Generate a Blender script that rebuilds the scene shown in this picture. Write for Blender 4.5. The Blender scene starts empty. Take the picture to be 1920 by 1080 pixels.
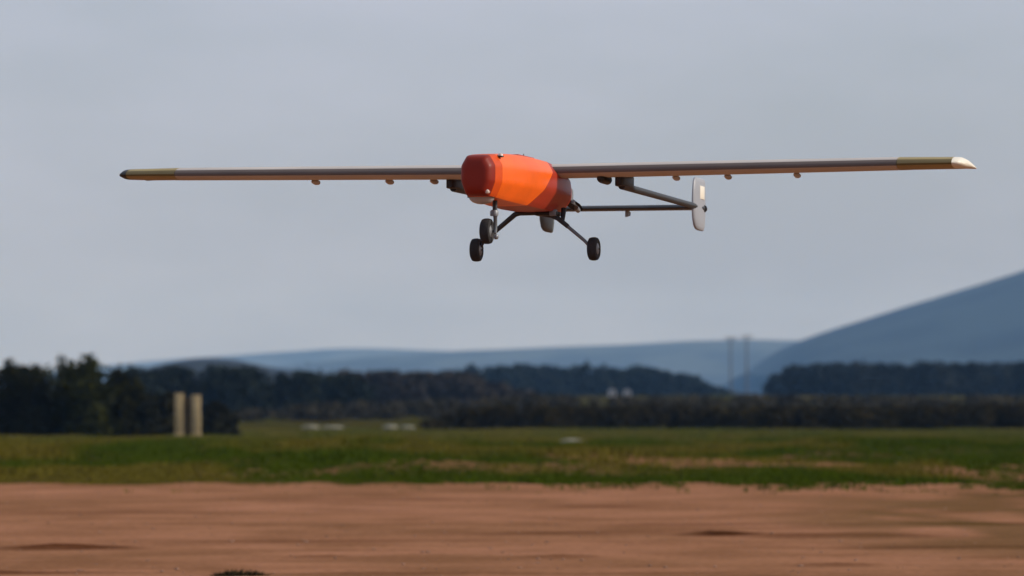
import bpy, bmesh, math, random
import numpy as np
from mathutils import Vector, Matrix

# ------------------------------------------------------------------ camera, sky, sun, exposure
S = bpy.context.scene
COL = S.collection
R = math.radians
EYE = 1.7
cam_d = bpy.data.cameras.new('camera')
cam_d.sensor_width = 36.0
cam_d.lens = 36.0 * 8280 / 1920
cam_d.clip_start = 0.1
cam_d.clip_end = 60000
cam_d.dof.use_dof = True
cam_d.dof.focus_distance = 30.6
cam_d.dof.aperture_fstop = 2.8
cam = bpy.data.objects.new('camera', cam_d)
COL.objects.link(cam)
cam.location = (0, 0, EYE)
cam.rotation_euler = (R(90) + math.atan(230 / 8280), 0, 0)
S.camera = cam

SUN = Vector((0.86, -0.06, 0.50)).normalized()          # towards the sun
sun_el = math.asin(SUN.z)
sun_az = math.atan2(SUN.x, SUN.y)
world = bpy.data.worlds.new('World')
S.world = world
world.use_nodes = True
wn, wl = world.node_tree.nodes, world.node_tree.links
wn.clear()
w_out = wn.new('ShaderNodeOutputWorld')
w_bg = wn.new('ShaderNodeBackground')
w_sky = wn.new('ShaderNodeTexSky')
w_sky.sky_type = 'NISHITA'
w_sky.sun_disc = False
w_sky.sun_elevation = sun_el
w_sky.sun_rotation = sun_az
w_sky.air_density = 1.0
w_sky.dust_density = 3.0
w_sky.ozone_density = 2.0
w_bg.inputs['Strength'].default_value = 0.11
# thin high cloud veil, spread over the whole sky
w_tc = wn.new('ShaderNodeTexCoord')
w_map = wn.new('ShaderNodeMapping')
w_map.inputs['Scale'].default_value = (4.0, 4.0, 13.0)
w_noise = wn.new('ShaderNodeTexNoise')
w_noise.inputs['Scale'].default_value = 1.0
w_noise.inputs['Detail'].default_value = 5.0
w_noise.inputs['Roughness'].default_value = 0.55
w_ramp = wn.new('ShaderNodeValToRGB')
w_ramp.color_ramp.elements[0].position = 0.38
w_ramp.color_ramp.elements[0].color = (0.50, 0.50, 0.50, 1)
w_ramp.color_ramp.elements[1].position = 0.66
w_ramp.color_ramp.elements[1].color = (0.90, 0.90, 0.90, 1)
w_mix = wn.new('ShaderNodeMix')
w_mix.data_type = 'RGBA'
w_mix.inputs['B'].default_value = (4.65, 4.95, 6.1, 1)     # grey-pink cloud light
wl.new(w_tc.outputs['Generated'], w_map.inputs['Vector'])
wl.new(w_map.outputs['Vector'], w_noise.inputs['Vector'])
wl.new(w_noise.outputs['Fac'], w_ramp.inputs['Fac'])
wl.new(w_ramp.outputs['Color'], w_mix.inputs['Factor'])
wl.new(w_sky.outputs['Color'], w_mix.inputs['A'])
wl.new(w_mix.outputs['Result'], w_bg.inputs['Color'])
wl.new(w_bg.outputs['Background'], w_out.inputs['Surface'])

sun_d = bpy.data.lights.new('sun', 'SUN')
sun_d.energy = 3.0
sun_d.angle = R(0.8)
sun_d.color = (1.0, 0.93, 0.82)
sun_o = bpy.data.objects.new('sun', sun_d)
COL.objects.link(sun_o)
sun_o.rotation_euler = SUN.to_track_quat('Z', 'Y').to_euler()
sun_o.location = (60, 20, 60)

S.view_settings.view_transform = 'Standard'
S.view_settings.look = 'None'
S.view_settings.exposure = 0.08
S.view_settings.gamma = 1.0
S.view_settings.use_curve_mapping = False
S.render.engine = 'CYCLES'
S.cycles.use_denoising = True
S.cycles.max_bounces = 8
S.cycles.volume_bounces = 1
S.cycles.transparent_max_bounces = 16

# ------------------------------------------------------------------ helpers
rng = np.random.default_rng(7)
random.seed(7)


def hash2(ix, iy, seed):
    n = (ix.astype(np.int64) * 374761393 + iy.astype(np.int64) * 668265263 + seed * 1442695041) & 0x7fffffff
    n = ((n ^ (n >> 13)) * 1274126177) & 0x7fffffff
    return ((n ^ (n >> 16)) & 0xffff) / 65535.0


def vnoise(x, y, seed=0):
    x = np.asarray(x, float); y = np.asarray(y, float)
    ix, iy = np.floor(x), np.floor(y)
    fx, fy = x - ix, y - iy
    fx = fx * fx * (3 - 2 * fx); fy = fy * fy * (3 - 2 * fy)
    a = hash2(ix, iy, seed); b = hash2(ix + 1, iy, seed)
    c = hash2(ix, iy + 1, seed); d = hash2(ix + 1, iy + 1, seed)
    return (a + (b - a) * fx) * (1 - fy) + (c + (d - c) * fx) * fy


def fbm(x, y, seed=0, octaves=4):
    s, a, t = 0.0, 0.5, 0.0
    for o in range(octaves):
        s = s + a * vnoise(x * 2 ** o, y * 2 ** o, seed + o * 17)
        t += a; a *= 0.5
    return s / t


def sstep(a, b, x):
    t = np.clip((np.asarray(x, float) - a) / (b - a), 0, 1)
    return t * t * (3 - 2 * t)


def mat(name, color, rough=0.6, metallic=0.0, var=0.0, scale=8.0, bump=0.0, bump_scale=40.0, coat=0.0, spec=0.5, attr=None, trans=0.0):
    m = bpy.data.materials.new(name)
    m.use_nodes = True
    n, l = m.node_tree.nodes, m.node_tree.links
    b = n['Principled BSDF']
    b.inputs['Roughness'].default_value = rough
    b.inputs['Metallic'].default_value = metallic
    b.inputs['Specular IOR Level'].default_value = spec
    b.inputs['Coat Weight'].default_value = coat
    b.inputs['Coat Roughness'].default_value = 0.15
    b.inputs['Base Color'].default_value = (*color, 1)
    tc = n.new('ShaderNodeTexCoord')
    src = None
    if attr:
        at = n.new('ShaderNodeAttribute'); at.attribute_name = attr
        src = at.outputs['Color']
    if var > 0:
        nz = n.new('ShaderNodeTexNoise')
        nz.inputs['Scale'].default_value = scale
        nz.inputs['Detail'].default_value = 6
        l.new(tc.outputs['Object'], nz.inputs['Vector'])
        mr = n.new('ShaderNodeMapRange')
        mr.inputs['From Min'].default_value = 0.25; mr.inputs['From Max'].default_value = 0.75
        mr.inputs['To Min'].default_value = 1 - var; mr.inputs['To Max'].default_value = 1 + var
        l.new(nz.outputs['Fac'], mr.inputs['Value'])
        mx = n.new('ShaderNodeMix'); mx.data_type = 'RGBA'; mx.blend_type = 'MULTIPLY'
        mx.inputs['Factor'].default_value = 1
        mx.inputs['A'].default_value = (*color, 1)
        if src is not None: l.new(src, mx.inputs['A'])
        l.new(mr.outputs['Result'], mx.inputs['B'])
        l.new(mx.outputs['Result'], b.inputs['Base Color'])
    elif src is not None:
        l.new(src, b.inputs['Base Color'])
    if bump > 0:
        nb = n.new('ShaderNodeTexNoise')
        nb.inputs['Scale'].default_value = bump_scale
        nb.inputs['Detail'].default_value = 5
        l.new(tc.outputs['Object'], nb.inputs['Vector'])
        bp = n.new('ShaderNodeBump')
        bp.inputs['Strength'].default_value = bump
        bp.inputs['Distance'].default_value = 0.02
        l.new(nb.outputs['Fac'], bp.inputs['Height'])
        l.new(bp.outputs['Normal'], b.inputs['Normal'])
    if trans > 0:
        b.inputs['Transmission Weight'].default_value = trans
    return m


class MB:
    """collects verts and faces, links them as one mesh object"""
    def __init__(self):
        self.v, self.f = [], []

    def add(self, vs, fs):
        o = len(self.v)
        self.v += [tuple(p) for p in vs]
        self.f += [tuple(i + o for i in f) for f in fs]
        return self

    def loft(self, rings, cap=True, closed=True):
        n = len(rings[0]); vs = [p for r in rings for p in r]; fs = []
        for k in range(len(rings) - 1):
            for i in range(n if closed else n - 1):
                j = (i + 1) % n
                fs.append((k * n + i, k * n + j, (k + 1) * n + j, (k + 1) * n + i))
        if cap:
            fs.append(tuple(reversed(range(n))))
            fs.append(tuple(range((len(rings) - 1) * n, len(rings) * n)))
        return self.add(vs, fs)

    def tube(self, path, rad, seg=12, flat=1.0):
        path = [Vector(p) for p in path]
        rads = rad if isinstance(rad, (list, tuple)) else [rad] * len(path)
        rings = []
        for i, p in enumerate(path):
            d = (path[min(i + 1, len(path) - 1)] - path[max(i - 1, 0)]).normalized()
            up = Vector((1, 0, 0)) if abs(d.x) < 0.9 else Vector((0, 0, 1))
            a = d.cross(up).normalized(); b = a.cross(d).normalized()
            rings.append([p + (a * math.cos(t) * flat + b * math.sin(t)) * rads[i] for t in (2 * math.pi * k / seg for k in range(seg))])
        return self.loft(rings)

    def box(self, c, s, rot=None):
        vs = [Vector((x * s[0] / 2, y * s[1] / 2, z * s[2] / 2)) for x in (-1, 1) for y in (-1, 1) for z in (-1, 1)]
        if rot is not None: vs = [rot @ p for p in vs]
        vs = [p + Vector(c) for p in vs]
        return self.add(vs, [(0, 1, 3, 2), (4, 6, 7, 5), (0, 4, 5, 1), (2, 3, 7, 6), (0, 2, 6, 4), (1, 5, 7, 3)])

    def lathe(self, prof, axis, c, seg=32):
        """prof: (radius, along); axis 'x','y' or 'z'"""
        rings = []
        for r, h in prof:
            ring = []
            for k in range(seg):
                t = 2 * math.pi * k / seg
                a, b = r * math.cos(t), r * math.sin(t)
                q = {'x': (h, a, b), 'y': (b, h, a), 'z': (a, b, h)}[axis]
                ring.append((q[0] + c[0], q[1] + c[1], q[2] + c[2]))
            rings.append(ring)
        return self.loft(rings)

    def build(self, name, m, parent=None, smooth=True, angle=40, bevel=0.0):
        me = bpy.data.meshes.new(name)
        me.from_pydata(self.v, [], self.f)
        bm = bmesh.new(); bm.from_mesh(me)
        bmesh.ops.recalc_face_normals(bm, faces=bm.faces)
        if bevel > 0:
            bmesh.ops.bevel(bm, geom=[e for e in bm.edges if len(e.link_faces) == 2 and e.calc_face_angle(0) > 0.6], offset=bevel, segments=2, affect='EDGES', profile=0.5)
        bm.to_mesh(me); bm.free()
        if smooth:
            me.polygons.foreach_set('use_smooth', [True] * len(me.polygons))
            me.set_sharp_from_angle(angle=R(angle))
        me.materials.append(m)
        o = bpy.data.objects.new(name, me)
        COL.objects.link(o)
        if parent is not None: o.parent = parent
        return o


def tag(o, label=None, cat=None, group=None, kind=None):
    if label: o['label'] = label
    if cat: o['category'] = cat
    if group: o['group'] = group
    if kind: o['kind'] = kind
    return o


def empty(name, loc, rz=0.0):
    e = bpy.data.objects.new(name, None)
    e.empty_display_size = 0.2
    COL.objects.link(e)
    e.location = loc
    e.rotation_euler = (0, 0, rz)
    return e


def raw_mesh(name, verts, faces, m, colors=None, smooth=False):
    me = bpy.data.meshes.new(name)
    nv, nf, k = len(verts), len(faces), faces.shape[1]
    me.vertices.add(nv); me.vertices.foreach_set('co', np.ascontiguousarray(verts, dtype=np.float32).ravel())
    me.loops.add(nf * k); me.loops.foreach_set('vertex_index', np.ascontiguousarray(faces, dtype=np.int32).ravel())
    me.polygons.add(nf)
    me.polygons.foreach_set('loop_start', np.arange(0, nf * k, k, dtype=np.int32))
    me.polygons.foreach_set('use_smooth', np.full(nf, smooth))
    me.update(calc_edges=True)
    if colors is not None:
        ca = me.color_attributes.new('tint', 'FLOAT_COLOR', 'POINT')
        c4 = np.ones((nv, 4), np.float32); c4[:, :3] = colors
        ca.data.foreach_set('color', c4.ravel())
    me.materials.append(m)
    return me


def link(name, me, parent=None, loc=None):
    o = bpy.data.objects.new(name, me)
    COL.objects.link(o)
    if parent is not None: o.parent = parent
    if loc is not None: o.location = loc
    return o


# ------------------------------------------------------------------ ground
def edge_y(x):
    return 104.0 + 9.0 * (fbm(x * 0.33, 0 * x, 3, 4) - 0.5) + 3.0 * (vnoise(x * 1.9, 0 * x, 5) - 0.5)


RIDGES = [  # x centre, y centre, half length, half depth, height, slope : low earth ridges thrown up beside wheel ruts
    (-5.5, 55.0, 0.85, 0.22, 0.060, 0.0), (-2.2, 57.5, 1.9, 0.25, 0.022, 0.25), (0.8, 61.5, 1.9, 0.30, 0.024, 0.5),
    (2.6, 66.0, 1.3, 0.35, 0.025, 0.3), (2.9, 60.5, 0.55, 0.45, 0.045, 0.0), (4.5, 59.8, 1.4, 0.35, 0.035, 0.1),
    (0.65, 51.2, 0.45, 0.20, 0.026, 0.0), (3.6, 49.2, 0.40, 0.18, 0.028, 0.0), (-2.3, 51.5, 0.35, 0.16, 0.024, 0.0),
    (1.6, 78.0, 0.9, 0.4, 0.030, 0.0), (-6.0, 46.2, 2.0, 0.16, 0.035, 0.0), (-0.6, 46.0, 2.2, 0.16, 0.018, 0.0),
    (6.0, 55.0, 1.6, 0.25, 0.03, -0.1), (6.5, 66.0, 2.0, 0.4, 0.03, 0.0), (-7.0, 74.0, 2.2, 0.4, 0.02, 0.1), (-3.0, 84.0, 3.0, 0.5, 0.02, 0.0),
]


def height(x, y):
    x = np.asarray(x, float); y = np.asarray(y, float)
    near = 1 - sstep(95, 125, y)
    z = near * (0.055 * (fbm(x * 0.28, y * 0.45, 11, 4) - 0.5) + 0.014 * (vnoise(x * 1.6, y * 1.8, 12) - 0.5) + 0.008 * (vnoise(x * 3.0, y * 3.3, 13) - 0.5))
    for cx, cy, a, b, h, s in RIDGES:
        dx = x - cx; dy = y - cy - s * dx
        w = 1 + 0.5 * (vnoise(x * 3.1 + cx, y * 2, 44) - 0.5)
        z = z + h * w * np.exp(-(np.abs(dx / a) ** 4) - (dy / b) ** 2)
    # verge: uneven grassy mounds
    g = sstep(5, 18, y - edge_y(x)) * (1 - sstep(380, 470, y))
    m = fbm(x * 0.17, y * 0.05, 21, 3)
    z = z + g * (1 - 0.9 * sstep(150, 240, y)) * (1.0 * np.clip(m - 0.45, 0, 1) + 0.20 * fbm(x * 0.5, y * 0.2, 24, 3) - 0.04)
    z = z + 5.0 * sstep(470, 1050, y) + 1.2 * sstep(500, 900, y) * (fbm(x * 0.01, y * 0.006, 31, 3) - 0.5)
    return z


def damp(x, y):
    w = 0 * x
    for cx, cy, a, b, h, s in RIDGES:
        dx = x - cx; dy = y - cy - s * dx
        q = 0.6 + 0.8 * fbm(x * 1.3 + cx, y * 1.1, 47, 3)
        w = np.maximum(w, min(1.0, h / 0.05) * q * np.exp(-(np.abs(dx / a) ** 4) - (dy / (b * 2.6)) ** 4))
    return np.clip(w, 0, 1)


def cover(x, y):
    """0 bare dirt, 1 grown over"""
    e = edge_y(x)
    c = sstep(-0.6, 2.0, y - e + 9 * (fbm(x * 0.8, y * 0.3, 41, 4) - 0.5))
    # bare shoulder of soil inside the verge, right of the middle
    t = (fbm(x * 0.35, y * 0.12, 52, 3) - 0.5)
    bare = sstep(0.0, 1.2, x - 0.4 + 2 * t) * (1 - sstep(9.0, 12.0, x + 4 * t)) * sstep(119, 125, y + 14 * t) * (1 - sstep(146, 160, y + 20 * t))
    bare2 = sstep(9.5, 11.5, x + 5 * t) * (1 - sstep(128, 160, y + 30 * t))
    bare3 = 0.6 * sstep(112, 115, y + 10 * t) * (1 - sstep(119, 124, y + 14 * t)) * (1 - sstep(6.0, 8.0, np.abs(x + 1 + 6 * t)))
    c = c * (1 - np.clip(np.maximum(np.maximum(bare, bare2), bare3), 0, 1) * 0.60)
    # weeds creep onto the strip at the right
    c = np.maximum(c, 0.50 * sstep(3.5, 7.5, x + 3 * t) * sstep(0.40, 0.58, fbm(x * 0.5, y * 0.18, 61, 3)) * (1 - sstep(104, 112, y)))
    return c


def ground():
    xs = np.concatenate([-np.geomspace(9000, 46, 34), np.arange(-45, 45.01, 0.3), np.geomspace(46, 9000, 34)])
    ys = np.concatenate([np.linspace(-1500, -20, 12), np.arange(-18, 38, 2.0), np.arange(38, 112, 0.2), np.arange(112, 170, 0.6),
                         np.geomspace(170.6, 1200, 90), np.geomspace(1240, 17500, 30)])
    X, Y = np.meshgrid(xs, ys)
    Z = height(X, Y)
    C = cover(X, Y)
    nx, ny = len(xs), len(ys)
    V = np.stack([X, Y, Z], -1).reshape(-1, 3)
    i = np.arange(nx * ny).reshape(ny, nx)
    F = np.stack([i[:-1, :-1], i[:-1, 1:], i[1:, 1:], i[1:, :-1]], -1).reshape(-1, 4)
    m = bpy.data.materials.new('soil_and_turf'); m.use_nodes = True
    n, l = m.node_tree.nodes, m.node_tree.links
    b = n['Principled BSDF']; b.inputs['Roughness'].default_value = 1.0; b.inputs['Specular IOR Level'].default_value = 0.0
    at = n.new('ShaderNodeAttribute'); at.attribute_name = 'tint'
    tc = n.new('ShaderNodeTexCoord')

    def noise(scale, sx, sy, detail=6):
        mp = n.new('ShaderNodeMapping'); mp.inputs['Scale'].default_value = (sx, sy, 1)
        l.new(tc.outputs['Object'], mp.inputs['Vector'])
        nz = n.new('ShaderNodeTexNoise'); nz.inputs['Scale'].default_value = scale; nz.inputs['Detail'].default_value = detail
        l.new(mp.outputs['Vector'], nz.inputs['Vector'])
        return nz.outputs['Fac']

    def ramp(fac, stops):
        r = n.new('ShaderNodeValToRGB')
        while len(r.color_ramp.elements) < len(stops): r.color_ramp.elements.new(0.5)
        for e, (p, c) in zip(r.color_ramp.elements, stops): e.position = p; e.color = (*c, 1)
        l.new(fac, r.inputs['Fac'])
        return r.outputs['Color']

    def mix(a, bb, fac, mode='MIX'):
        x = n.new('ShaderNodeMix'); x.data_type = 'RGBA'; x.blend_type = mode
        if isinstance(fac, float): x.inputs['Factor'].default_value = fac
        else: l.new(fac, x.inputs['Factor'])
        l.new(a, x.inputs['A']); l.new(bb, x.inputs['B'])
        return x.outputs['Result']

    dirt = ramp(noise(0.16, 1, 0.55), [(0.30, (0.250, 0.124, 0.066)), (0.5, (0.308, 0.150, 0.084)), (0.72, (0.365, 0.178, 0.106))])
    streak = ramp(noise(0.9, 0.20, 1.0, 7), [(0.33, (0.66, 0.60, 0.56)), (0.55, (1, 1, 1))])
    dirt = mix(dirt, streak, 0.34, 'MULTIPLY')
    blotch = ramp(noise(0.55, 1.0, 0.7, 8), [(0.36, (0.72, 0.70, 0.64)), (0.60, (1.05, 1.03, 1.02))])
    dirt = mix(dirt, blotch, 0.8, 'MULTIPLY')
    grit = ramp(noise(9.0, 1, 1, 3), [(0.35, (0.78, 0.76, 0.74)), (0.6, (1.06, 1.05, 1.04))])
    dirt = mix(dirt, grit, 0.8, 'MULTIPLY')
    turf = ramp(noise(0.07, 1, 0.6), [(0.32, (0.060, 0.042, 0.010)), (0.5, (0.048, 0.042, 0.008)), (0.7, (0.036, 0.042, 0.004))])
    sep = n.new('ShaderNodeSeparateColor'); l.new(at.outputs['Color'], sep.inputs['Color'])
    wet = ramp(noise(1.2, 0.5, 1), [(0.3, (0.22, 0.17, 0.13)), (0.7, (0.42, 0.34, 0.28))])
    damp_mul = n.new('ShaderNodeMix'); damp_mul.data_type = 'RGBA'
    damp_mul.inputs['A'].default_value = (1, 1, 1, 1)
    l.new(wet, damp_mul.inputs['B']); l.new(sep.outputs['Green'], damp_mul.inputs['Factor'])
    dirt = mix(dirt, damp_mul.outputs['Result'], 1.0, 'MULTIPLY')
    l.new(mix(dirt, turf, sep.outputs['Red']), b.inputs['Base Color'])
    bp = n.new('ShaderNodeBump'); bp.inputs['Strength'].default_value = 0.8; bp.inputs['Distance'].default_value = 0.02
    l.new(noise(5.0, 0.6, 1, 8), bp.inputs['Height']); l.new(bp.outputs['Normal'], b.inputs['Normal'])
    c3 = np.stack([C, damp(X, Y), 0 * C], -1).reshape(-1, 3)
    o = link('ground', raw_mesh('ground', V, F, m, c3, smooth=True))
    tag(o, 'flat reddish dirt airstrip with a rough green verge behind it', kind='structure')
    return o


ground()

# ------------------------------------------------------------------ hills far behind
def hill(name, label, dist, prof, depth, color, seed, rough=0.04, step=None):
    """prof: ridge as (x, height) pairs in metres; a long rounded ridge with a front and a back slope"""
    px = np.array([p[0] for p in prof], float); pz = np.array([p[1] for p in prof], float)
    xs = np.linspace(px[0], px[-1], 260)
    # smooth the ridge a little
    zr = np.interp(xs, px, pz)
    k = np.hanning(17); k /= k.sum()
    zr = np.convolve(np.pad(zr, 8, mode='edge'), k, mode='valid')
    ts = np.linspace(-1, 1, 41)
    X, T = np.meshgrid(xs, ts)
    prof_t = np.cos(T * math.pi / 2) ** 1.3
    Y = dist + T * depth
    Z = 2.0 + zr[None, :] * prof_t
    nz = fbm(X / depth * 9 + seed, Y / depth * 9, seed, 5) - 0.5
    Z = Z + nz * rough * np.max(pz) * (0.25 + prof_t)
    Z = np.where(np.abs(T) > 0.999, -0.5, Z)
    V = np.stack([X, Y, Z], -1).reshape(-1, 3)
    ny, nx = X.shape
    i = np.arange(nx * ny).reshape(ny, nx)
    F = np.stack([i[:-1, :-1], i[:-1, 1:], i[1:, 1:], i[1:, :-1]], -1).reshape(-1, 4)
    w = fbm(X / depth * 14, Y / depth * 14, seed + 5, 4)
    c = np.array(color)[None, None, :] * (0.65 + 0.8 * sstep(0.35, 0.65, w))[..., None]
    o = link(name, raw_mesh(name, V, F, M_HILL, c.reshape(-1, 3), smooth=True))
    tag(o, label, kind='structure')
    return o


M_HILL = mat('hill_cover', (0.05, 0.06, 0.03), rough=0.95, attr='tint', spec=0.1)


def ridge(dist, pts):
    return [((px - 960) / 8280 * dist, max(0.0, (770 - py) / 8280 * dist + EYE - 2.0)) for px, py in pts]


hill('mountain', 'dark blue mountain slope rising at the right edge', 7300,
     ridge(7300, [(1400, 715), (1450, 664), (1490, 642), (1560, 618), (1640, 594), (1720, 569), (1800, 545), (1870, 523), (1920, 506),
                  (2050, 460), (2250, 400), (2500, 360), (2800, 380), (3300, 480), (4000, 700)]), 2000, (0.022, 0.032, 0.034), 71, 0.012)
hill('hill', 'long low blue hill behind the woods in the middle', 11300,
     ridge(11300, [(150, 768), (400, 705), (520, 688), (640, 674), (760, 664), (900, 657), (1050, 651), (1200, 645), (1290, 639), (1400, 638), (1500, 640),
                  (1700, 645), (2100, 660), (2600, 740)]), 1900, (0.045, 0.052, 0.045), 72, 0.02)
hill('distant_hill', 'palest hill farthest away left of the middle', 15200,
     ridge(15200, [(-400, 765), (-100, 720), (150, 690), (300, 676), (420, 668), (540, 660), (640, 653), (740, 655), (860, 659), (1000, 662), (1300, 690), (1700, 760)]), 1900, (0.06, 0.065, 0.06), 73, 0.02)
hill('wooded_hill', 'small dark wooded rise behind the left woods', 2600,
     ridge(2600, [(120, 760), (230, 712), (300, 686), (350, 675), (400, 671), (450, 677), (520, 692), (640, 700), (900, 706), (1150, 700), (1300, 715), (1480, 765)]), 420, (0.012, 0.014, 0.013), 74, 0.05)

# ------------------------------------------------------------------ foliage
def leaf_quads(centres, size, jitter=0.4, flat=0.0):
    n = len(centres)
    a = rng.normal(size=(n, 3)); a /= np.linalg.norm(a, axis=1, keepdims=True)
    b = rng.normal(size=(n, 3)); b -= (b * a).sum(1, keepdims=True) * a; b /= np.linalg.norm(b, axis=1, keepdims=True)
    s = size * (1 + jitter * rng.uniform(-1, 1, (n, 1)))
    a *= s * 0.5; b *= s * 0.5 * rng.uniform(0.5, 1.0, (n, 1))
    V = np.stack([centres - a, centres - b * 0.9, centres + a, centres + b], 1).reshape(-1, 3)
    F = np.arange(n * 4).reshape(n, 4)
    return V, F


def blob_points(blobs, n, fill=0.35):
    """points in the outer shells of several ellipsoids (cx, cy, cz, rx, ry, rz)"""
    bl = np.array(blobs, float)
    w = (bl[:, 3] * bl[:, 4] + bl[:, 3] * bl[:, 5] + bl[:, 4] * bl[:, 5]); w /= w.sum()
    k = rng.choice(len(bl), n, p=w)
    d = rng.normal(size=(n, 3)); d /= np.linalg.norm(d, axis=1, keepdims=True)
    r = 1 - (1 - fill) * 0 - rng.uniform(0, 1, (n, 1)) ** 2 * (1 - fill)
    r *= 1 + 0.16 * rng.normal(size=(n, 1))
    return bl[k, :3] + d * r * bl[k, 3:], k


M_LEAF = mat('foliage', (0.05, 0.06, 0.02), rough=0.9, attr='tint', spec=0.05)
M_BARK = mat('bark', (0.085, 0.065, 0.048), rough=0.95, var=0.35, scale=9, bump=0.6, bump_scale=30)


def tint_of(n, k, base, spread=0.35, per=4):
    kk = (hash2(np.asarray(k), np.zeros(n), 91) - 0.5) * 2
    f = 1 + spread * (0.6 * kk + 0.5 * rng.uniform(-1, 1, n))
    c = np.array(base)[None, :] * f[:, None]
    return np.repeat(np.clip(c, 0.004, 1), per, 0)


def tree_meshes(h, rx, ry, seed, base, leaf, n_leaf, shrub=False):
    r_ = np.random.default_rng(seed)
    trunk_h = h * (0.06 if shrub else 0.09)
    blobs = []
    nb = 13 if not shrub else 9
    for i in range(nb):
        a = r_.uniform(0, 2 * math.pi); q = r_.uniform(0.15, 0.8)
        zz = trunk_h + (h - trunk_h) * (i + 0.5) / nb
        wide = math.sin(math.pi * min(0.95, (0.22 + 0.70 * (i + 0.5) / nb))) ** 0.6
        cx, cy = rx * q * wide * math.cos(a), ry * q * wide * math.sin(a)
        s = r_.uniform(0.34, 0.56)
        blobs.append((cx, cy, min(zz, h - s * rx * 0.55), rx * s * wide + 0.12 * h * 0.3, ry * s * wide + 0.12 * h * 0.3, h * r_.uniform(0.11, 0.17)))
    for i in range(5):   # low skirts of leafy suckers round the foot
        a = 2 * math.pi * i / 5 + r_.uniform(-0.4, 0.4)
        blobs.append((rx * 0.6 * math.cos(a), ry * 0.6 * math.sin(a), h * 0.13, rx * 0.5, ry * 0.5, h * 0.13))
    blobs.append((0, 0, trunk_h + (h - trunk_h) * 0.45, rx * 0.7, ry * 0.7, (h - trunk_h) * 0.43))
    P, k = blob_points(blobs, n_leaf)
    P[:, 2] = np.maximum(P[:, 2], 0.05)
    V, F = leaf_quads(P, leaf)
    V[:, 2] = np.maximum(V[:, 2], 0.0)
    crown = raw_mesh('crown', V, F, M_LEAF, tint_of(n_leaf, k, base))
    mb = MB()
    mb.tube([(0, 0, -0.15), (0.05, 0.02, h * 0.15), (0.02, -0.04, h * 0.4), (0.08, 0.03, h * 0.72)], [h * 0.032, h * 0.025, h * 0.018, h * 0.006], 8)
    for i in range(0, nb, 2):
        b = blobs[i]
        z0 = min(h * 0.6, max(h * 0.1, b[2] - h * 0.16))
        mb.tube([(0, 0, z0), (b[0] * 0.5, b[1] * 0.5, (z0 + b[2]) / 2 + h * 0.02), (b[0], b[1], b[2])], [h * 0.012, h * 0.008, h * 0.004], 6)
    return crown, mb


def plant(name, label, cat, group, x, y, h, rx, seed, base, leaf=0.30, n_leaf=2600, shrub=False):
    z = float(height(x, y))
    t = empty(name, (x, y, z), 0.0)
    tag(t, label, cat, group)
    crown, mb = tree_meshes(h, rx, rx * 0.85, seed, base, leaf, n_leaf, shrub)
    mb.build('stem' if shrub else 'trunk', M_BARK, t)
    link('crown', crown, t)
    return t


def X_at(px, dist):
    return (px - 960) / 8280 * dist


DARK = (0.018, 0.018, 0.004)
OLIVE = (0.032, 0.034, 0.006)
GREEN = (0.024, 0.032, 0.011)
GL = 'dark trees of the grove at the left edge'
grove = [  # px, dist, height px top, rx, base, label
    (-62, 287, 668, 1.9, DARK, 'dark tree cut off by the left edge, outermost of the grove'),
    (12, 284, 676, 1.6, DARK, 'dark tree in the left bottom grove, first one fully beside the picture edge'),
    (66, 283, 682, 1.5, DARK, 'low dark tree between its taller neighbours near the left edge'),
    (118, 285, 673, 1.5, OLIVE, 'olive-topped tree in the middle of the left grove'),
    (174, 282, 664, 1.6, OLIVE, 'tallest tree of the left grove, with a green pointed top'),
    (222, 284, 690, 1.3, DARK, 'dark tree at the right end of the left grove'),
]
for i, (px, d, top, rx, base, lab) in enumerate(grove):
    x = X_at(px, d); h = ((770 - top) / 8280 * d + EYE - float(height(x, d))) * 0.94
    plant('tree', lab, 'tree', GL, x, d, h, rx, 100 + i, base, 0.30, 4200)
for i, (px, d, top, rx, lab) in enumerate([
        (38, 292, 690, 1.9, 'tree standing in the second row behind the low tree near the left edge'),
        (145, 293, 686, 1.9, 'tree in the second row behind the tallest tree of the left grove'),
        (250, 296, 712, 1.4, 'smaller tree behind the right end of the left grove')]):
    x = X_at(px, d); h = (770 - top) / 8280 * d + EYE - float(height(x, d))
    plant('tree', lab, 'tree', GL, x, d, h, rx, 120 + i, DARK, 0.34, 3600)
for i, (px, d, top, rx, base, lab) in enumerate([
        (276, 286, 745, 0.95, (0.020, 0.021, 0.012), 'dark shrub left of the two pale pillars'),
        (312, 290, 738, 0.9, (0.026, 0.024, 0.011), 'brownish shrub right behind the left pale pillar'),
        (400, 286, 752, 0.95, (0.018, 0.019, 0.012), 'dark rounded shrub right of the pale pillars'),
        (432, 289, 772, 0.7, (0.022, 0.022, 0.013), 'lowest shrub at the right end of the row by the pillars')]):
    x = X_at(px, d); h = (770 - top) / 8280 * d + EYE - float(height(x, d))
    plant('shrub', lab, 'shrub', 'shrubs beside the pale pillars', x, d, h, rx, 140 + i, base, 0.24, 1700, True)


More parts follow.
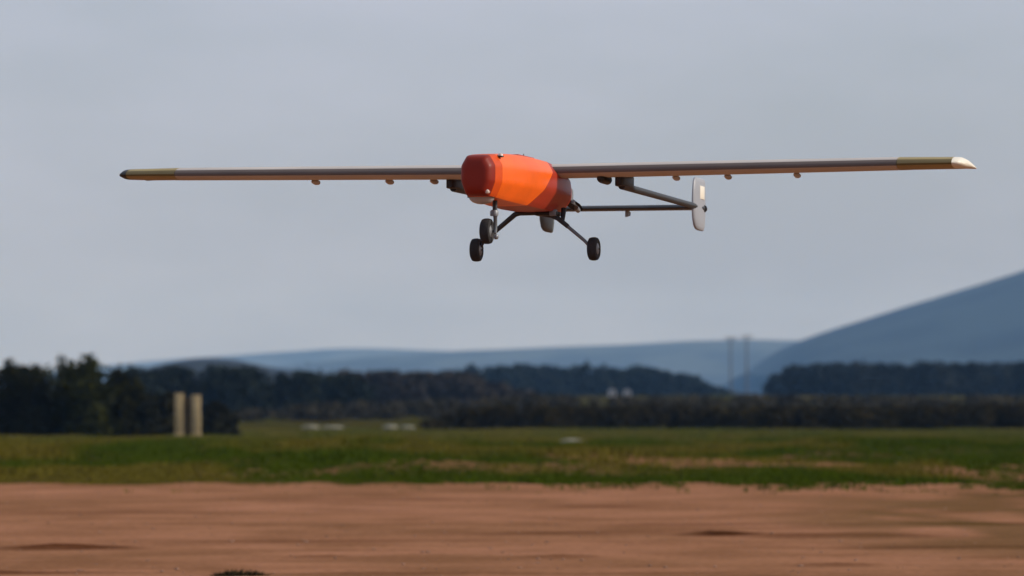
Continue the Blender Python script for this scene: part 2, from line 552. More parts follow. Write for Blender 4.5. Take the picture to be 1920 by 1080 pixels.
def wood(name, label, dist, deep, tops, base, leaf, n_leaf, r, seed, spread=0.35, cat=None, kind='stuff', lift=0.0):
    """a mass of trees between two x positions whose tops follow `tops` (px, py)"""
    r_ = np.random.default_rng(seed)
    px = np.array([t[0] for t in tops], float); py = np.array([t[1] for t in tops], float)
    x0, x1 = X_at(px[0], dist), X_at(px[-1], dist)
    nt = int((x1 - x0) / (r * 0.75)) * 2
    blobs = []; xs = r_.uniform(x0, x1, nt)
    for x in xs:
        y = dist + r_.uniform(-0.5, 0.5) * deep
        p = x / dist * 8280 + 960
        top = (770 - np.interp(p, px, py)) / 8280 * dist + EYE
        g = float(height(x, y))
        h = max(0.6, (top - g) * r_.uniform(0.88, 0.99))
        rr = r * r_.uniform(0.7, 1.2)
        for j, (f, q) in enumerate(((0.22, 1.0), (0.5, 1.05), (0.76, 0.75))):
            blobs.append((x + r_.normal() * rr * 0.25, y + r_.normal() * rr * 0.25, g + h * f, rr * q, rr * q, min(h * 0.25, rr * 1.2)))
        blobs.append((x, y, g + h * 0.88, rr * 0.4, rr * 0.4, h * 0.12))
    P, k = blob_points(blobs, n_leaf, 0.5)
    V, F = leaf_quads(P, leaf)
    col = tint_of(n_leaf, k // 4, base, spread)
    o = link(name, raw_mesh(name, V, F, M_LEAF, col))
    tag(o, label, cat, kind=kind)
    return o


wood('woodland', 'dark blue-green woods between the pale pillars and the field', 640, 60,
     [(215, 702), (260, 694), (300, 690), (350, 684), (400, 680), (440, 684), (480, 690), (540, 693), (600, 694), (650, 697), (680, 712)], (0.015, 0.020, 0.014), 0.75, 30000, 3.0, 201)
wood('scrub_woodland', 'grey-brown leafless scrub left of the long hedge', 760, 70,
     [(600, 703), (660, 694), (720, 693), (800, 695), (860, 694), (900, 706), (960, 725), (1010, 742)], (0.040, 0.034, 0.028), 0.8, 24000, 2.6, 202, 0.25)
wood('woodland', 'dark bluish tree belt in the middle behind the white huts', 1450, 70,
     [(830, 700), (880, 686), (930, 683), (980, 682), (1040, 686), (1090, 684), (1140, 688), (1200, 687), (1250, 690), (1290, 702), (1320, 720), (1345, 735)], (0.016, 0.022, 0.018), 1.5, 26000, 5.2, 203)
wood('woodland', 'long flat-topped dark woods below the mountain at the right', 1250, 70,
     [(1450, 704), (1480, 684), (1540, 680), (1640, 681), (1740, 678), (1830, 679), (1920, 676), (2000, 676), (2080, 680)], (0.018, 0.021, 0.017), 1.25, 36000, 4.2, 204)
wood('scrub', 'low brownish scrub across the rising field in the middle distance', 600, 90,
     [(440, 778), (500, 768), (580, 758), (680, 752), (780, 750), (880, 750), (960, 742), (1060, 739), (1180, 743), (1300, 741), (1420, 738), (1540, 742), (1680, 740), (1800, 744), (1920, 742), (2040, 742)], (0.046, 0.039, 0.022), 0.6, 40000, 1.8, 205, 0.3)
wood('hedge', 'long dark brown-black hedge along the right side of the field', 400, 14,
     [(800, 792), (850, 770), (890, 758), (960, 757), (1100, 761), (1240, 758), (1400, 762), (1560, 757), (1700, 760), (1850, 755), (1960, 757), (2060, 757)], (0.030, 0.023, 0.006), 0.34, 52000, 0.95, 206, 0.4, cat='hedge', kind='thing')

# ------------------------------------------------------------------ grass on the verge
def grass():
    n = 120000
    y = 90 * (400 / 90) ** rng.uniform(0, 1, n) ** 0.9
    x = rng.uniform(-1, 1, n) * (0.135 * y + 2)
    c = cover(x, y)
    stray = np.where(y < edge_y(x) + 2, 0.35 * np.exp(-np.abs(edge_y(x) - y) / 3.5) * sstep(0.42, 0.6, fbm(x * 0.9, y * 0.3, 88, 3)), 0)
    keep = rng.uniform(0, 1, n) < np.maximum(c ** 1.5, stray)
    x, y = x[keep], y[keep]; n = len(x)
    z = height(x, y)
    patch = fbm(x * 0.2, y * 0.06, 81, 3)
    far = sstep(170, 330, y)
    tall = (0.08 + 0.26 * sstep(0.42, 0.66, patch) + 0.06 * rng.uniform(0, 1, n)) * (1 - 0.45 * far)
    tall = tall * (0.35 + 0.65 * sstep(0, 12, y - edge_y(x)))
    green = np.array([0.048, 0.072, 0.001]); olive = np.array([0.125, 0.102, 0.012]); dry = np.array([0.120, 0.114, 0.026])
    g = sstep(0.42, 0.54, fbm(x * 0.2 + 9, y * 0.06, 83, 3))[:, None]
    col = olive * (1 - g) + green * g
    col = col * (1 - 0.55 * far[:, None]) + dry * 0.55 * far[:, None]
    col = col * rng.uniform(0.7, 1.25, (n, 1))
    nb = 8
    a = rng.uniform(0, 2 * math.pi, (n, nb)); q = rng.uniform(0.0, 0.16, (n, nb)) * (1 + 1.4 * far[:, None])
    bx = x[:, None] + np.cos(a) * q; by = y[:, None] + np.sin(a) * q
    bz = np.repeat(z[:, None], nb, 1) - 0.02
    h = tall[:, None] * rng.uniform(0.55, 1.1, (n, nb))
    lean = rng.uniform(0.1, 0.55, (n, nb)) * h
    wd = rng.uniform(0.012, 0.03, (n, nb)) * (1 + 1.6 * far[:, None])
    t = rng.uniform(0, 2 * math.pi, (n, nb))
    v0 = np.stack([bx - np.cos(t) * wd, by - np.sin(t) * wd, bz], -1)
    v1 = np.stack([bx + np.cos(t) * wd, by + np.sin(t) * wd, bz], -1)
    v2 = np.stack([bx + np.cos(a) * lean, by + np.sin(a) * lean, bz + h], -1)
    V = np.stack([v0, v1, v2], 2).reshape(-1, 3)
    F = np.arange(len(V)).reshape(-1, 3)
    C = np.repeat(col, nb * 3, 0)
    m = mat('grass_blades', (0.05, 0.06, 0.01), rough=0.9, attr='tint', spec=0.05)
    o = link('grass', raw_mesh('grass', V, F, m, C))
    tag(o, 'rough green and olive grass on the verge behind the strip', kind='stuff')


grass()


def pebbles():
    n = 1500
    y = rng.uniform(40, 104, n); x = rng.uniform(-1, 1, n) * (0.13 * y + 1.5)
    s = 0.008 + 0.022 * rng.uniform(0, 1, n) ** 4
    z = height(x, y) + s * 0.2
    base = np.array([[1, 0, 0], [0, 1, 0], [-1, 0, 0], [0, -1, 0], [0, 0, 0.8], [0, 0, -0.8]], float)
    f = np.array([[0, 1, 4], [1, 2, 4], [2, 3, 4], [3, 0, 4], [1, 0, 5], [2, 1, 5], [3, 2, 5], [0, 3, 5]])
    V = base[None] * (1 + 0.4 * rng.uniform(-1, 1, (n, 6, 1))) * s[:, None, None] * np.array([1.2, 1.0, 0.8])
    V = V + np.stack([x, y, z], -1)[:, None, :]
    F = (f[None] + 6 * np.arange(n)[:, None, None]).reshape(-1, 3)
    c = np.array([0.26, 0.15, 0.10])[None] * rng.uniform(0.75, 1.3, (n, 1))
    m = mat('pebble_stone', (0.3, 0.2, 0.15), rough=0.95, attr='tint', spec=0.2)
    o = link('pebbles', raw_mesh('pebbles', V.reshape(-1, 3), F, m, np.repeat(c, 6, 0)))
    tag(o, 'small loose stones and crumbs of soil on the dirt strip', kind='stuff')


pebbles()

# dark weed clump cut by the bottom edge
def weed_clump(px, d, w, h, label):
    x = X_at(px, d); z = float(height(x, d))
    n = 420
    a = rng.uniform(0, 2 * math.pi, n); q = np.sqrt(rng.uniform(0, 1, n))
    bx, by = np.cos(a) * q * w, np.sin(a) * q * 0.18
    hh = h * (1 - 0.75 * q ** 2) * rng.uniform(0.6, 1.1, n)
    t = rng.uniform(0, 2 * math.pi, n); wd = 0.012
    le = rng.normal(size=(n, 2)) * 0.04
    v0 = np.stack([bx - np.cos(t) * wd, by - np.sin(t) * wd, 0 * bx - 0.02], -1)
    v1 = np.stack([bx + np.cos(t) * wd, by + np.sin(t) * wd, 0 * bx - 0.02], -1)
    v2 = np.stack([bx + le[:, 0], by + le[:, 1], hh], -1)
    V = np.stack([v0, v1, v2], 1).reshape(-1, 3)
    c = np.array([0.035, 0.028, 0.012])[None] * rng.uniform(0.6, 1.3, (n, 1))
    o = link('weed_clump', raw_mesh('weed_clump', V, np.arange(3 * n).reshape(-1, 3), bpy.data.materials['grass_blades'], np.repeat(c, 3, 0)), loc=(x, d, z))
    tag(o, label, 'weeds')


weed_clump(450, 45.6, 0.30, 0.085, 'small dark clump of weeds cut off by the bottom edge of the picture')

# ------------------------------------------------------------------ things in the distance
M_CONC = mat('pale_concrete', (0.40, 0.30, 0.15), rough=0.9, var=0.25, scale=2.5, bump=0.4, bump_scale=12)
M_PLANK = mat('weathered_planks', (0.085, 0.06, 0.03), rough=0.9, var=0.35, scale=4, bump=0.5, bump_scale=18)
M_WHITE = mat('white_wall_paint', (0.42, 0.43, 0.44), rough=0.8, var=0.12, scale=1.5)
M_ROOF = mat('grey_sheet_roof', (0.30, 0.31, 0.33), rough=0.6, var=0.2, scale=2)
M_WOOD = mat('grey_pole_wood', (0.11, 0.11, 0.11), rough=0.9, var=0.3, scale=5)
M_PORC = mat('insulator_porcelain', (0.2, 0.16, 0.13), rough=0.3)
M_DOOR = mat('brown_door', (0.10, 0.06, 0.04), rough=0.7, var=0.2)

PD = 279.0
for px, top, lab in ((336, 738, 'pale upright pillar at the left of the pair beside the shrubs'), (368, 741, 'pale upright pillar at the right of the pair beside the shrubs')):
    x = X_at(px, PD); g = float(height(x, PD)); h = (770 - top) / 8280 * PD + EYE - g
    t = empty('pillar', (x, PD, g)); tag(t, lab, 'pillar', 'pair of pale pillars')
    MB().box((0, 0, h / 2 - 0.15), (0.50, 0.50, h + 0.2)).build('shaft', M_CONC, t, bevel=0.02)
    MB().box((0, 0, 0.08), (0.62, 0.62, 0.34)).build('base', M_CONC, t, bevel=0.02)
    MB().loft([[(sx * a, sy * a, h - 0.06 + zz) for sx, sy in ((-1, -1), (1, -1), (1, 1), (-1, 1))] for a, zz in ((0.265, 0), (0.265, 0.06), (0.24, 0.08))]).build('cap', M_CONC, t)
xg = X_at(352, PD + 0.1); gz = float(height(xg, PD))
t = empty('plank_gate', (xg, PD + 0.05, gz)); tag(t, 'weathered brown plank gate closing the gap between the pale pillars', 'gate')
for k in range(3):
    MB().box((-0.19 + 0.19 * k, 0.0, 1.28 + 0.03 * (k % 2)), (0.175, 0.04, 2.5)).build('plank', M_PLANK, t, bevel=0.006)
for zz in (0.5, 2.05):
    MB().box((0, 0.055, zz), (0.56, 0.06, 0.14)).build('rail', M_PLANK, t, bevel=0.006)


def hut(px, d, w, h, label):
    x = X_at(px, d); g = float(height(x, d))
    zt = (770 - 745) / 8280 * d + EYE
    t = empty('hut', (x, d, g)); tag(t, label, 'hut', 'white huts in front of the tree belt')
    b = zt - g
    MB().box((0, 0.9, b / 2 - 0.2), (w + 0.3, 2.1, b + 0.4)).build('foundation', M_CONC, t)
    MB().box((0, 0.9, b + h / 2), (w, 1.8, h)).build('wall', M_WHITE, t)
    rr = h * 0.35
    MB().loft([[(-w / 2 - 0.12, yy, b + h + 0.004), (w / 2 + 0.12, yy, b + h + 0.004), (0, yy, b + h + rr)] for yy in (-0.1, 1.9)]).build('roof', M_ROOF, t, smooth=False)
    dr = MB().box((0.1 * w, -0.015, b + h * 0.35), (w * 0.28, 0.05, h * 0.66)).build('door', M_DOOR, t)
    MB().box((-0.28 * w, -0.012, b + h * 0.6), (w * 0.2, 0.04, h * 0.26)).build('window', M_ROOF, t)


hut(1148, 900, 1.6, 1.35, 'left one of the two tiny white huts before the dark tree belt')
hut(1176, 910, 1.55, 1.30, 'right one of the two tiny white huts before the dark tree belt')


def utility_pole(px, d, top, label):
    x = X_at(px, d); g = float(height(x, d)); h = (770 - top) / 8280 * d + EYE - g
    t = empty('utility_pole', (x, d, g)); tag(t, label, 'utility pole', 'utility poles before the blue hill')
    MB().tube([(0, 0, -0.5), (0, 0, h * 0.5), (0, 0, h)], [0.5, 0.42, 0.3], 10).build('pole', M_WOOD, t)
    MB().box((0, -0.26, h - 0.6), (5.2, 0.3, 0.45)).build('crossarm', M_WOOD, t)
    for s in (-2.3, -1.1, 1.1, 2.3):
        MB().lathe([(0.08, 0), (0.2, 0.16), (0.1, 0.3), (0.2, 0.45), (0.06, 0.6)], 'z', (s, -0.26, h - 0.37), 10).build('insulator', M_PORC, t)
    for s in (-1, 1):
        MB().tube([(s * 0.2, -0.26, h - 3.2), (s * 2.0, -0.26, h - 0.85)], 0.1, 6).build('brace', M_WOOD, t)


utility_pole(1370, 1950, 632, 'left of two thin utility poles rising against the blue hill')
utility_pole(1400, 1950, 629, 'right of two thin utility poles rising against the blue hill')


M_STONE = mat('pale_stone', (0.22, 0.21, 0.16), rough=0.95, var=0.3, scale=3, bump=0.6, bump_scale=8)
def boulder(px, py, d, w, h, seed, label, group):
    r_ = np.random.default_rng(seed)
    x = X_at(px, d); g = float(height(x, d))
    bm = bmesh.new(); bmesh.ops.create_icosphere(bm, subdivisions=2, radius=1)
    for v in bm.verts:
        f = 1 + 0.25 * (r_.uniform() - 0.5)
        v.co = Vector((v.co.x * w / 2 * f, v.co.y * w * 0.3 * f, max(v.co.z, -0.4) * h * f))
    me = bpy.data.meshes.new('stone'); bm.to_mesh(me); bm.free(); me.materials.append(M_STONE)
    zc = max(g + 0.3 * h, (770 - py) / 8280 * d + EYE)
    o = link('stone', me, loc=(x, d, min(zc, g + 0.5 * h)))
    tag(o, label, 'stone', group)


GS = 'pale stones at the far edge of the grass'
boulder(582, 796, 405, 1.7, 0.24, 1, 'pale flat stone at the far grass edge, leftmost of four', GS)
boulder(624, 796, 409, 2.1, 0.20, 2, 'pale flat stone at the far grass edge, second from the left', GS)
boulder(732, 797, 400, 1.6, 0.26, 3, 'pale flat stone at the far grass edge, third from the left', GS)
boulder(764, 798, 396, 1.3, 0.24, 4, 'pale flat stone at the far grass edge, rightmost of four', GS)
boulder(1072, 832, 224, 1.4, 0.17, 5, 'single pale stone lying in the grass below the long hedge', None)

# ------------------------------------------------------------------ the drone aircraft
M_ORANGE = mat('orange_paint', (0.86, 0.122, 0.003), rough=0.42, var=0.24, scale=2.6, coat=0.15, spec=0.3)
M_RED_SHADE = mat('red_paint_and_wing_shade', (0.36, 0.028, 0.008), rough=0.45, var=0.10, scale=3, coat=0.1, spec=0.3)  # hatch red; on the rear it puts wing shadow into the colour
M_NOSE_SHADE = mat('nose_shade_red', (0.22, 0.015, 0.005), rough=0.5, var=0.14, scale=4, coat=0.04, spec=0.2)  # shade of the unlit nose front, put into a darker red
M_SHADE_STEP = mat('nose_shade_step_red', (0.60, 0.068, 0.004), rough=0.5, var=0.14, scale=4, coat=0.04, spec=0.2)  # painted half-tone between the shaded nose and the lit side
M_WING = mat('tan_grey_wing_paint', (0.52, 0.47, 0.42), rough=0.55, var=0.10, scale=2)
M_LEDGE = mat('brown_leading_edge', (0.115, 0.088, 0.075), rough=0.6, var=0.10, scale=3)
M_YELLOW = mat('ochre_yellow_paint', (0.34, 0.26, 0.10), rough=0.5, var=0.15, scale=4)
M_TIPLE = mat('olive_leading_edge', (0.13, 0.095, 0.030), rough=0.5, var=0.1, scale=4)
M_CREAM = mat('cream_white_paint', (0.80, 0.74, 0.62), rough=0.4)
M_FIN = mat('pale_grey_paint', (0.30, 0.31, 0.34), rough=0.5, var=0.06, scale=4)
M_FIND = mat('dark_grey_paint', (0.060, 0.068, 0.068), rough=0.45, var=0.1, scale=5)
M_BOOM = mat('charcoal_tube', (0.020, 0.020, 0.021), rough=0.5, var=0.15, scale=6)
M_BLACK = mat('black_plastic', (0.014, 0.012, 0.011), rough=0.5)
M_TYRE = mat('tyre_rubber', (0.017, 0.016, 0.017), rough=0.85, var=0.5, scale=14, bump=0.2, bump_scale=60)
M_HUB = mat('grey_hub_metal', (0.22, 0.23, 0.25), rough=0.5, metallic=0.4, var=0.3, scale=20)
M_STEEL = mat('strut_metal', (0.16, 0.17, 0.18), rough=0.4, metallic=0.7)
M_STRUT = mat('black_strut', (0.022, 0.022, 0.024), rough=0.5)
M_DOME = mat('pale_clear_dome', (0.55, 0.56, 0.58), rough=0.12, coat=0.5, trans=0.35)
M_LAMP = mat('clear_lamp_lens', (0.62, 0.50, 0.44), rough=0.2, coat=0.5)

PD_ = 31.0
plane = empty('drone_aircraft', (X_at(1007, PD_), PD_, EYE + (770 - 329) / 8280 * PD_))
plane.rotation_euler = (R(0.0), R(-1.0), R(-105.0))
tag(plane, 'orange twin-boom drone aircraft with long straight wings and lowered wheels, flying low', 'drone')


def sect(x, zc, hw, hh, n=3.0, seg=64, zt=None):
    ring = []
    for k in range(seg):
        t = 2 * math.pi * k / seg
        c, s = math.cos(t), math.sin(t)
        u, w = math.copysign(abs(c) ** (2 / n), c), math.copysign(abs(s) ** (2 / n), s)
        # eight-sided moulded shell: flat top, shoulders, sides and a narrower belly
        a = abs(c)
        rr = 1 / max(a, abs(s), (.55 * a + .38 * s) / .721, (.75 * a - .30 * s) / .825)
        f = 0.78 if n >= 3 else 0.4
        u, w = f * c * rr + (1 - f) * u * (1 - 0.26 * max(0.0, -w) ** 2), f * s * rr + (1 - f) * w
        ring.append((x, hw * u, zc + hh * w))
    return ring


# fuselage pod: narrow blunt nose, widening towards the wing
POD = np.array([  # x, zc, half width, half height, squareness
    (-0.36, -.105, .160, .136, 2.8), (-0.22, -.100, .190, .154, 3.0), (0.0, -.094, .212, .166, 3.2), (0.27, -.091, .224, .174, 3.2), (0.45, -.092, .222, .175, 3.2),
    (0.7, -.092, .211, .174, 3.3), (0.98, -.093, .190, .170, 3.4), (1.20, -.096, .166, .162, 3.5), (1.40, -.100, .140, .150, 3.6), (1.545, -.106, .118, .140, 3.6)])


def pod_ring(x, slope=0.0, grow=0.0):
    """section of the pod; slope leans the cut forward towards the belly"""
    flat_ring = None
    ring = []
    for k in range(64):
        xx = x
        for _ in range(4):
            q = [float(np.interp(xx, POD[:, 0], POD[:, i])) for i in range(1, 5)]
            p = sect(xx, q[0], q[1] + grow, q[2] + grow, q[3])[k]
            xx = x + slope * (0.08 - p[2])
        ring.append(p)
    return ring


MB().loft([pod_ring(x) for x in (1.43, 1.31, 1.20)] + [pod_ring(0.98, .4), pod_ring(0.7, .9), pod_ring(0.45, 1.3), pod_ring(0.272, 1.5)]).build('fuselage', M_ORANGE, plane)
MB().loft([pod_ring(1.545, 0, -.0006), pod_ring(1.50, 0, -.0006), pod_ring(1.431, 0, -.0006)]).build('nose_shade_step', M_SHADE_STEP, plane)  # added ring, softens the painted nose shade towards the orange
MB().loft([sect(1.632, -.110, .040, .060, 3), sect(1.630, -.110, .068, .092, 3.3), sect(1.621, -.109, .088, .113, 3.5), sect(1.603, -.108, .102, .127, 3.6), sect(1.575, -.107, .112, .135, 3.6), sect(1.546, -.106, .1165, .1385, 3.6)]).build('nose_cone', M_NOSE_SHADE, plane)
MB().loft([pod_ring(0.268, 1.5, -.0015), pod_ring(0.1, 1.0), pod_ring(-.05, .4), pod_ring(-0.22), pod_ring(-0.36)]).build('rear_fuselage', M_RED_SHADE, plane)  # oblique front edge follows the wing shadow painted as dark red
MB().loft([sect(-0.362, -.10, .140, .112, 2.4), sect(-0.44, -.10, .125, .10, 2.2), sect(-0.48, -.10, .08, .06, 2)]).build('engine_cowl', M_FIND, plane)
for s in (-1, 1):   # boxer engine cylinders with fins
    rings = [(0.036 if k % 2 else 0.044, 0.008 * k) for k in range(9)]
    MB().lathe([(r, s * h) for r, h in rings], 'y', (-0.41, s * 0.085, -.11), 16).build('engine_cylinder', M_HUB, plane)
MB().tube([(-0.40, 0.16, -.16), (-0.45, 0.17, -.20), (-0.53, 0.165, -.215)], 0.018, 10).build('exhaust_pipe', M_HUB, plane)
# hatch and lights on top
MB().loft([[(x, w * .11, .087 + zz) for w in (-1, 1)] + [(x, .11 * w, .070 + zz) for w in (1, -1)] for x, zz in ((0.50, 0.0), (0.93, -.006))]).build('top_hatch', M_RED_SHADE, plane)
lamp = MB().lathe([(0.019, 0), (0.018, 0.009), (0.013, 0.019), (0.004, 0.024)], 'z', (1.40, 0.112, .030), 16).build('beacon_lamp', M_LAMP, plane)
MB().lathe([(0.023, 0), (0.023, 0.010)], 'z', (1.40, 0.112, .026), 16).build('lamp_base', M_BLACK, lamp)
MB().tube([(0.2, -0.05, .07), (0.18, -0.05, .14)], [0.006, 0.003], 8).build('antenna', M_BLACK, plane)
# belly seam strip and nose camera dome
MB().lathe([(0.092, 0.02), (0.090, 0.0), (0.082, -0.022), (0.062, -0.040), (0.032, -0.050), (0.004, -0.053)], 'z', (1.42, -0.01, -.238), 28).build('camera_dome', M_DOME, plane)
MB().lathe([(0.098, 0.0), (0.098, 0.03)], 'z', (1.42, -0.01, -.246), 28).build('dome_ring', M_BLACK, plane)
MB().lathe([(0.016, -.06), (0.016, .0), (0.013, .007), (0.003, .011)], 'x', (1.60, 0.07, -.215), 16).build('landing_light', M_LAMP, plane)

# wings
def naca(c, t=0.14, n=14):
    xs = [0.5 * (1 - math.cos(math.pi * k / n)) for k in range(n + 1)]
    th = lambda x: 5 * t * (0.2969 * math.sqrt(x) - 0.126 * x - 0.3516 * x * x + 0.2843 * x ** 3 - 0.1036 * x ** 4)
    cm = lambda x: 0.10 * x * (1 - x)
    up = [(x * c, (cm(x) + th(x)) * c) for x in xs]
    lo = [(x * c, (cm(x) - th(x)) * c) for x in xs]
    return up, lo


DIH = math.tan(R(0.45))
def wing_ring(s, y, le, te, t, part):
    """part: 'body' behind 9 % chord, 'le' the nose of the section"""
    c = le - te
    up, lo = naca(c, t)
    i0 = 2
    zz = abs(y) * DIH + 0.008
    if part == 'le':
        pts = list(reversed(up[:3])) + lo[1:2]
    elif part == 'full':
        pts = list(reversed(up)) + lo[1:-1]
    else:
        pts = list(reversed(up[2:])) + lo[1:-1]
    return [(le - p[0], s * y, zz + p[1]) for p in pts]


CH, LE = 0.62, 0.27
TIPY, YEL = 3.035, 2.60
for s in (-1, 1):
    st = [(0.12, LE, LE - CH, .165), (0.8, LE, LE - CH, .163), (1.7, LE, LE - CH, .155), (YEL, LE, LE - CH, .145)]
    wing = MB().loft([wing_ring(s, *q, 'body') for q in st]).build('wing', M_WING, plane, angle=60)
    MB().loft([wing_ring(s, *q, 'le') for q in st]).build('leading_edge', M_LEDGE, wing, angle=60)
    st2 = [(YEL + .003, LE, LE - CH, .145), (2.80, LE - .004, LE - CH - .01, .13), (TIPY - .06, LE - .02, LE - CH - .02, .125)]
    tip = MB().loft([wing_ring(s, *q, 'body') for q in st2]).build('wing_tip_panel', M_YELLOW, wing, angle=60)
    MB().loft([wing_ring(s, *q, 'le') for q in st2]).build('tip_leading_edge', M_TIPLE, wing, angle=60)
    st3 = [(TIPY - .058, LE - .02, LE - CH - .02, .125), (TIPY - .02, LE - .035, LE - CH - .035, .118), (TIPY + .005, LE - .07, LE - CH - .05, .08), (TIPY + .015, LE - .14, LE - CH - .06, .04)]
    MB().loft([wing_ring(s, *q, 'full') for q in st3]).build('wing_tip_cap', M_CREAM if s > 0 else M_BLACK, wing, angle=60)
    # aileron hinge fairings below the trailing edge
    for y in ((0.98, 1.35, 1.84) if s > 0 else (0.78, 1.11, 1.66)):
        MB().lathe([(0.004, -0.09), (0.016, -0.06), (0.021, 0.0), (0.015, 0.06), (0.004, 0.10)], 'x', (-0.10, s * y, abs(y) * DIH - 0.030), 12).build('hinge_fairing', M_WING, wing)
    # pitot-like control horn lines: aileron panel proud of the lower skin
    # boom with its mount below the wing
    BY = 0.612
    BZ = -0.060
    MB().loft([[(x, s * BY + w * sy, z) for sy, z in ((-1, zt), (1, zt), (1, -.085), (-1, -.085))] for x, w, zt in ((0.10, .022, -.02), (0.05, .036, 0.0), (-0.20, .036, 0.0), (-0.27, .025, 0.0))]).build('boom_mount', M_BLACK, plane, bevel=0.008)
    if s > 0:
        MB().lathe([(0.004, .27), (0.02, .262), (0.03, .24), (0.034, .20), (0.034, .05), (0.020, .0)], 'x', (-0.08, s * (BY - .11), -.036), 16).build('wing_pod', M_BLACK, plane)
    bo = MB().tube([(0.0, s * BY, -.082), (-0.2, s * BY, -.08), (-2.3, s * (BY - .02), BZ - .012), (-2.74, s * (BY - .02), BZ - .012)], [.024, .025, .023, .020], 16).build('boom', M_BOOM, plane)
    MB().lathe([(0.028, .02), (0.030, 0), (0.018, -.03), (0.004, -.04)], 'x', (-2.73, s * (BY - .02), BZ - .012), 14).build('boom_cap', M_BOOM, bo)
    # tail fin: rounded plan, swept leading edge
    fx = -2.56
    def fin_ring(z, le, te, th):
        c = le - te; up, lo = naca(c, th / max(c, .01))
        up = [(p[0], p[1] - 0.10 * (p[0] / c) * (1 - p[0] / c) * c) for p in up]; lo = [(p[0], p[1] - 0.10 * (p[0] / c) * (1 - p[0] / c) * c) for p in lo]
        return [(fx + le - p[0], s * (BY - .02) + p[1], BZ + z) for p in list(reversed(up)) + lo[1:-1]]
    fr = [(-.186, .05, -.13, .012), (-.178, .11, -.18, .028), (-.155, .155, -.205, .040), (-.10, .19, -.225, .046), (0.0, .205, -.235, .048), (.10, .195, -.235, .046), (.18, .175, -.225, .040), (.205, .15, -.21, .028), (.212, .08, -.17, .012)]
    fin = MB().loft([fin_ring(*q) for q in fr]).build('tail_fin', M_FIN if s > 0 else M_FIND, plane, angle=60)
    if s < 0: fin['label'] = 'dark grey tail fin seen below the fuselage'
    MB().box((fx - .02, s * (BY - .02 + .021), BZ + 0.10), (.15, .008, .10)).build('fin_marking_plate', M_CREAM if s > 0 else M_FIND, fin, bevel=.003)

# tailplane between the booms
def stab_ring(y, le, te):
    up, lo = naca(le - te, .11)
    return [(le - p[0] - 2.37, y, -.072 + p[1] - .01) for p in list(reversed(up)) + lo[1:-1]]
stab = MB().loft([stab_ring(y, 0.0, -.36) for y in (-.60, -.3, 0, .3, .60)]).build('tailplane', M_BOOM, plane, angle=60)
MB().loft([[(-2.62, .03, -.10), (-2.62, .05, -.10), (-2.62, .05, -.125), (-2.62, .03, -.125)], [(-2.52, .03, -.085), (-2.52, .05, -.085), (-2.52, .05, -.14), (-2.52, .03, -.14)]]).build('elevator_horn', M_FIN, stab)

# pusher propeller at rest
prop = MB().lathe([(0.004, -.60), (0.022, -.585), (0.034, -.55), (0.036, -.48)], 'x', (0, 0, -.10), 18).build('propeller_hub', M_BLACK, plane)
ang = R(-30)
for k in (0, 1):
    a = ang + math.pi * k
    rings = []
    for r, ch, tw in ((.02, .022, 60), (.07, .04, 45), (.13, .040, 30), (.19, .030, 22), (.222, .010, 18)):
        dy, dz = math.cos(a) * r, math.sin(a) * r
        ty, tz = -math.sin(a), math.cos(a)
        ct, stt = math.cos(R(tw)), math.sin(R(tw))
        ring = []
        for u, w in ((-1, 0), (-.3, .12), (.5, .10), (1, 0), (.5, -.06), (-.3, -.06)):
            p_t = (u * ct - w * stt) * ch; p_x = (u * stt + w * ct) * ch
            ring.append((-.55 + p_x, dy + ty * p_t, -.10 + dz + tz * p_t))
        rings.append(ring)
    MB().loft(rings).build('propeller_blade', M_BLACK, prop)

# landing gear
def wheel(c, r, w, name='wheel'):
    t = MB().lathe([(r * .55, -w * .42), (r * .80, -w * .5), (r * .94, -w * .40), (r, -w * .15), (r, w * .15), (r * .94, w * .40), (r * .80, w * .5), (r * .55, w * .42)], 'y', c, 36).build(name, M_TYRE, plane)
    MB().lathe([(r * .18, -w * .56), (r * .52, -w * .40), (r * .56, -w * .36), (r * .56, w * .36), (r * .52, w * .40), (r * .18, w * .56)], 'y', c, 28).build('hub', M_HUB, t)
    MB().lathe([(r * .10, -w * .70), (r * .10, w * .70)], 'y', c, 12).build('axle', M_STRUT, t)
    return t


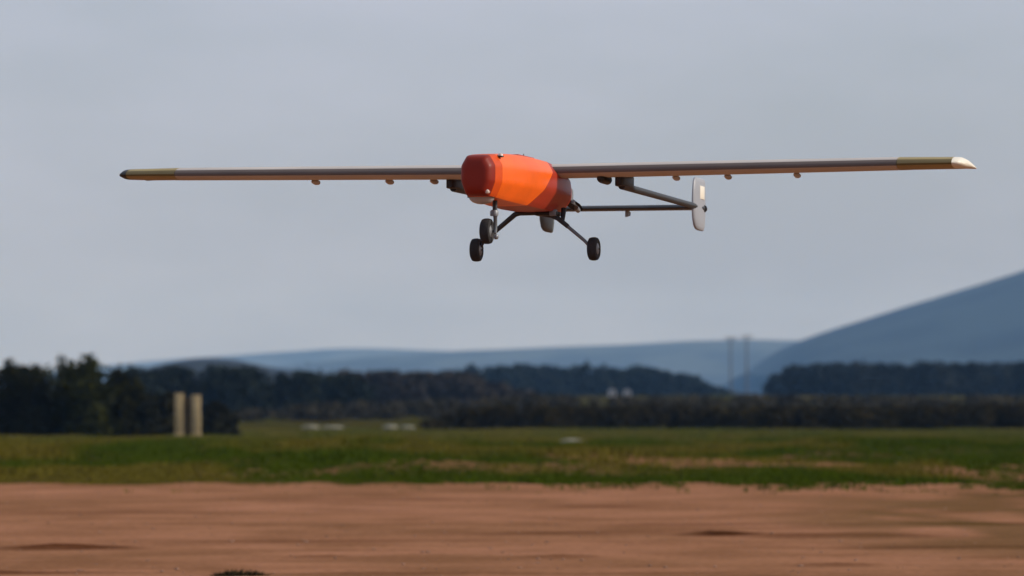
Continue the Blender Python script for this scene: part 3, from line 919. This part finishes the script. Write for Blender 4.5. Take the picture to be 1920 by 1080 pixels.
wheel((1.25, -0.02, -.462), .087, .070)
MB().tube([(1.25, 0.035, -.22), (1.25, 0.035, -.34), (1.25, 0.04, -.355)], [.017, .017, .015], 12).build('nose_strut', M_STRUT, plane)
MB().tube([(1.25, .035, -.345), (1.245, .036, -.365), (1.245, .038, -.44), (1.25, .036, -.475)], [.020, .014, .013, .014], 10).build('nose_fork', M_STEEL, plane)
MB().lathe([(0.026, -.36), (0.028, -.35), (0.028, -.33), (0.022, -.32)], 'z', (1.25, 0.03, 0), 14).build('strut_collar', M_HUB, plane)
MB().lathe([(0.004, 0), (0.018, .004), (0.018, .022), (0.010, .03)], 'y', (1.25, .03, -.50), 12).build('axle_nut', M_HUB, plane)
for s in (-1, 1):
    wheel((0.05, s * .425, -.522), .082, .068)
MB().tube([(0.05, .02, -.262), (0.05, -.11, -.264), (0.05, -.145, -.275), (0.05, -.28, -.385), (0.05, -.375, -.465), (0.05, -.405, -.515)], [.020, .020, .019, .017, .014, .012], 12, 1.0).build('main_gear_leg', M_STRUT, plane)
MB().tube([(0.05, .02, -.264), (0.05, .12, -.285), (0.05, .165, -.305), (0.05, .24, -.365)], [.020, .019, .018, .016], 12).build('main_gear_leg', M_STRUT, plane)
MB().tube([(0.05, .235, -.362), (0.05, .36, -.465), (0.05, .405, -.515)], [.013, .012, .011], 12).build('lower_gear_leg', M_STEEL, plane)
MB().tube([(-0.02, .19, -.235), (0.035, .195, -.33)], [.020, .014], 10).build('gear_brace', M_STRUT, plane)
MB().box((0.03, .09, -.272), (.14, .16, .03)).build('gear_mount', M_BLACK, plane, bevel=.006)
MB().box((0.08, .14, -.268), (.05, .05, .045)).build('gear_clamp', M_HUB, plane, bevel=.006)

# ------------------------------------------------------------------ hazy air
hz = bpy.data.materials.new('hazy_air'); hz.use_nodes = True
hn, hl = hz.node_tree.nodes, hz.node_tree.links
hn.clear()
ho = hn.new('ShaderNodeOutputMaterial'); hv = hn.new('ShaderNodeVolumePrincipled')
hv.inputs['Color'].default_value = (0.25, 0.52, 1.0, 1)
hv.inputs['Absorption Color'].default_value = (1, 1, 1, 1)
hv.inputs['Density'].default_value = 0.62e-4
hv.inputs['Anisotropy'].default_value = 0.0
hl.new(hv.outputs['Volume'], ho.inputs['Volume'])
air = MB().box((0, 8250, 237), (19000, 20500, 480)).build('haze', hz, smooth=False)
tag(air, 'pale blue hazy air over the whole landscape', kind='stuff')
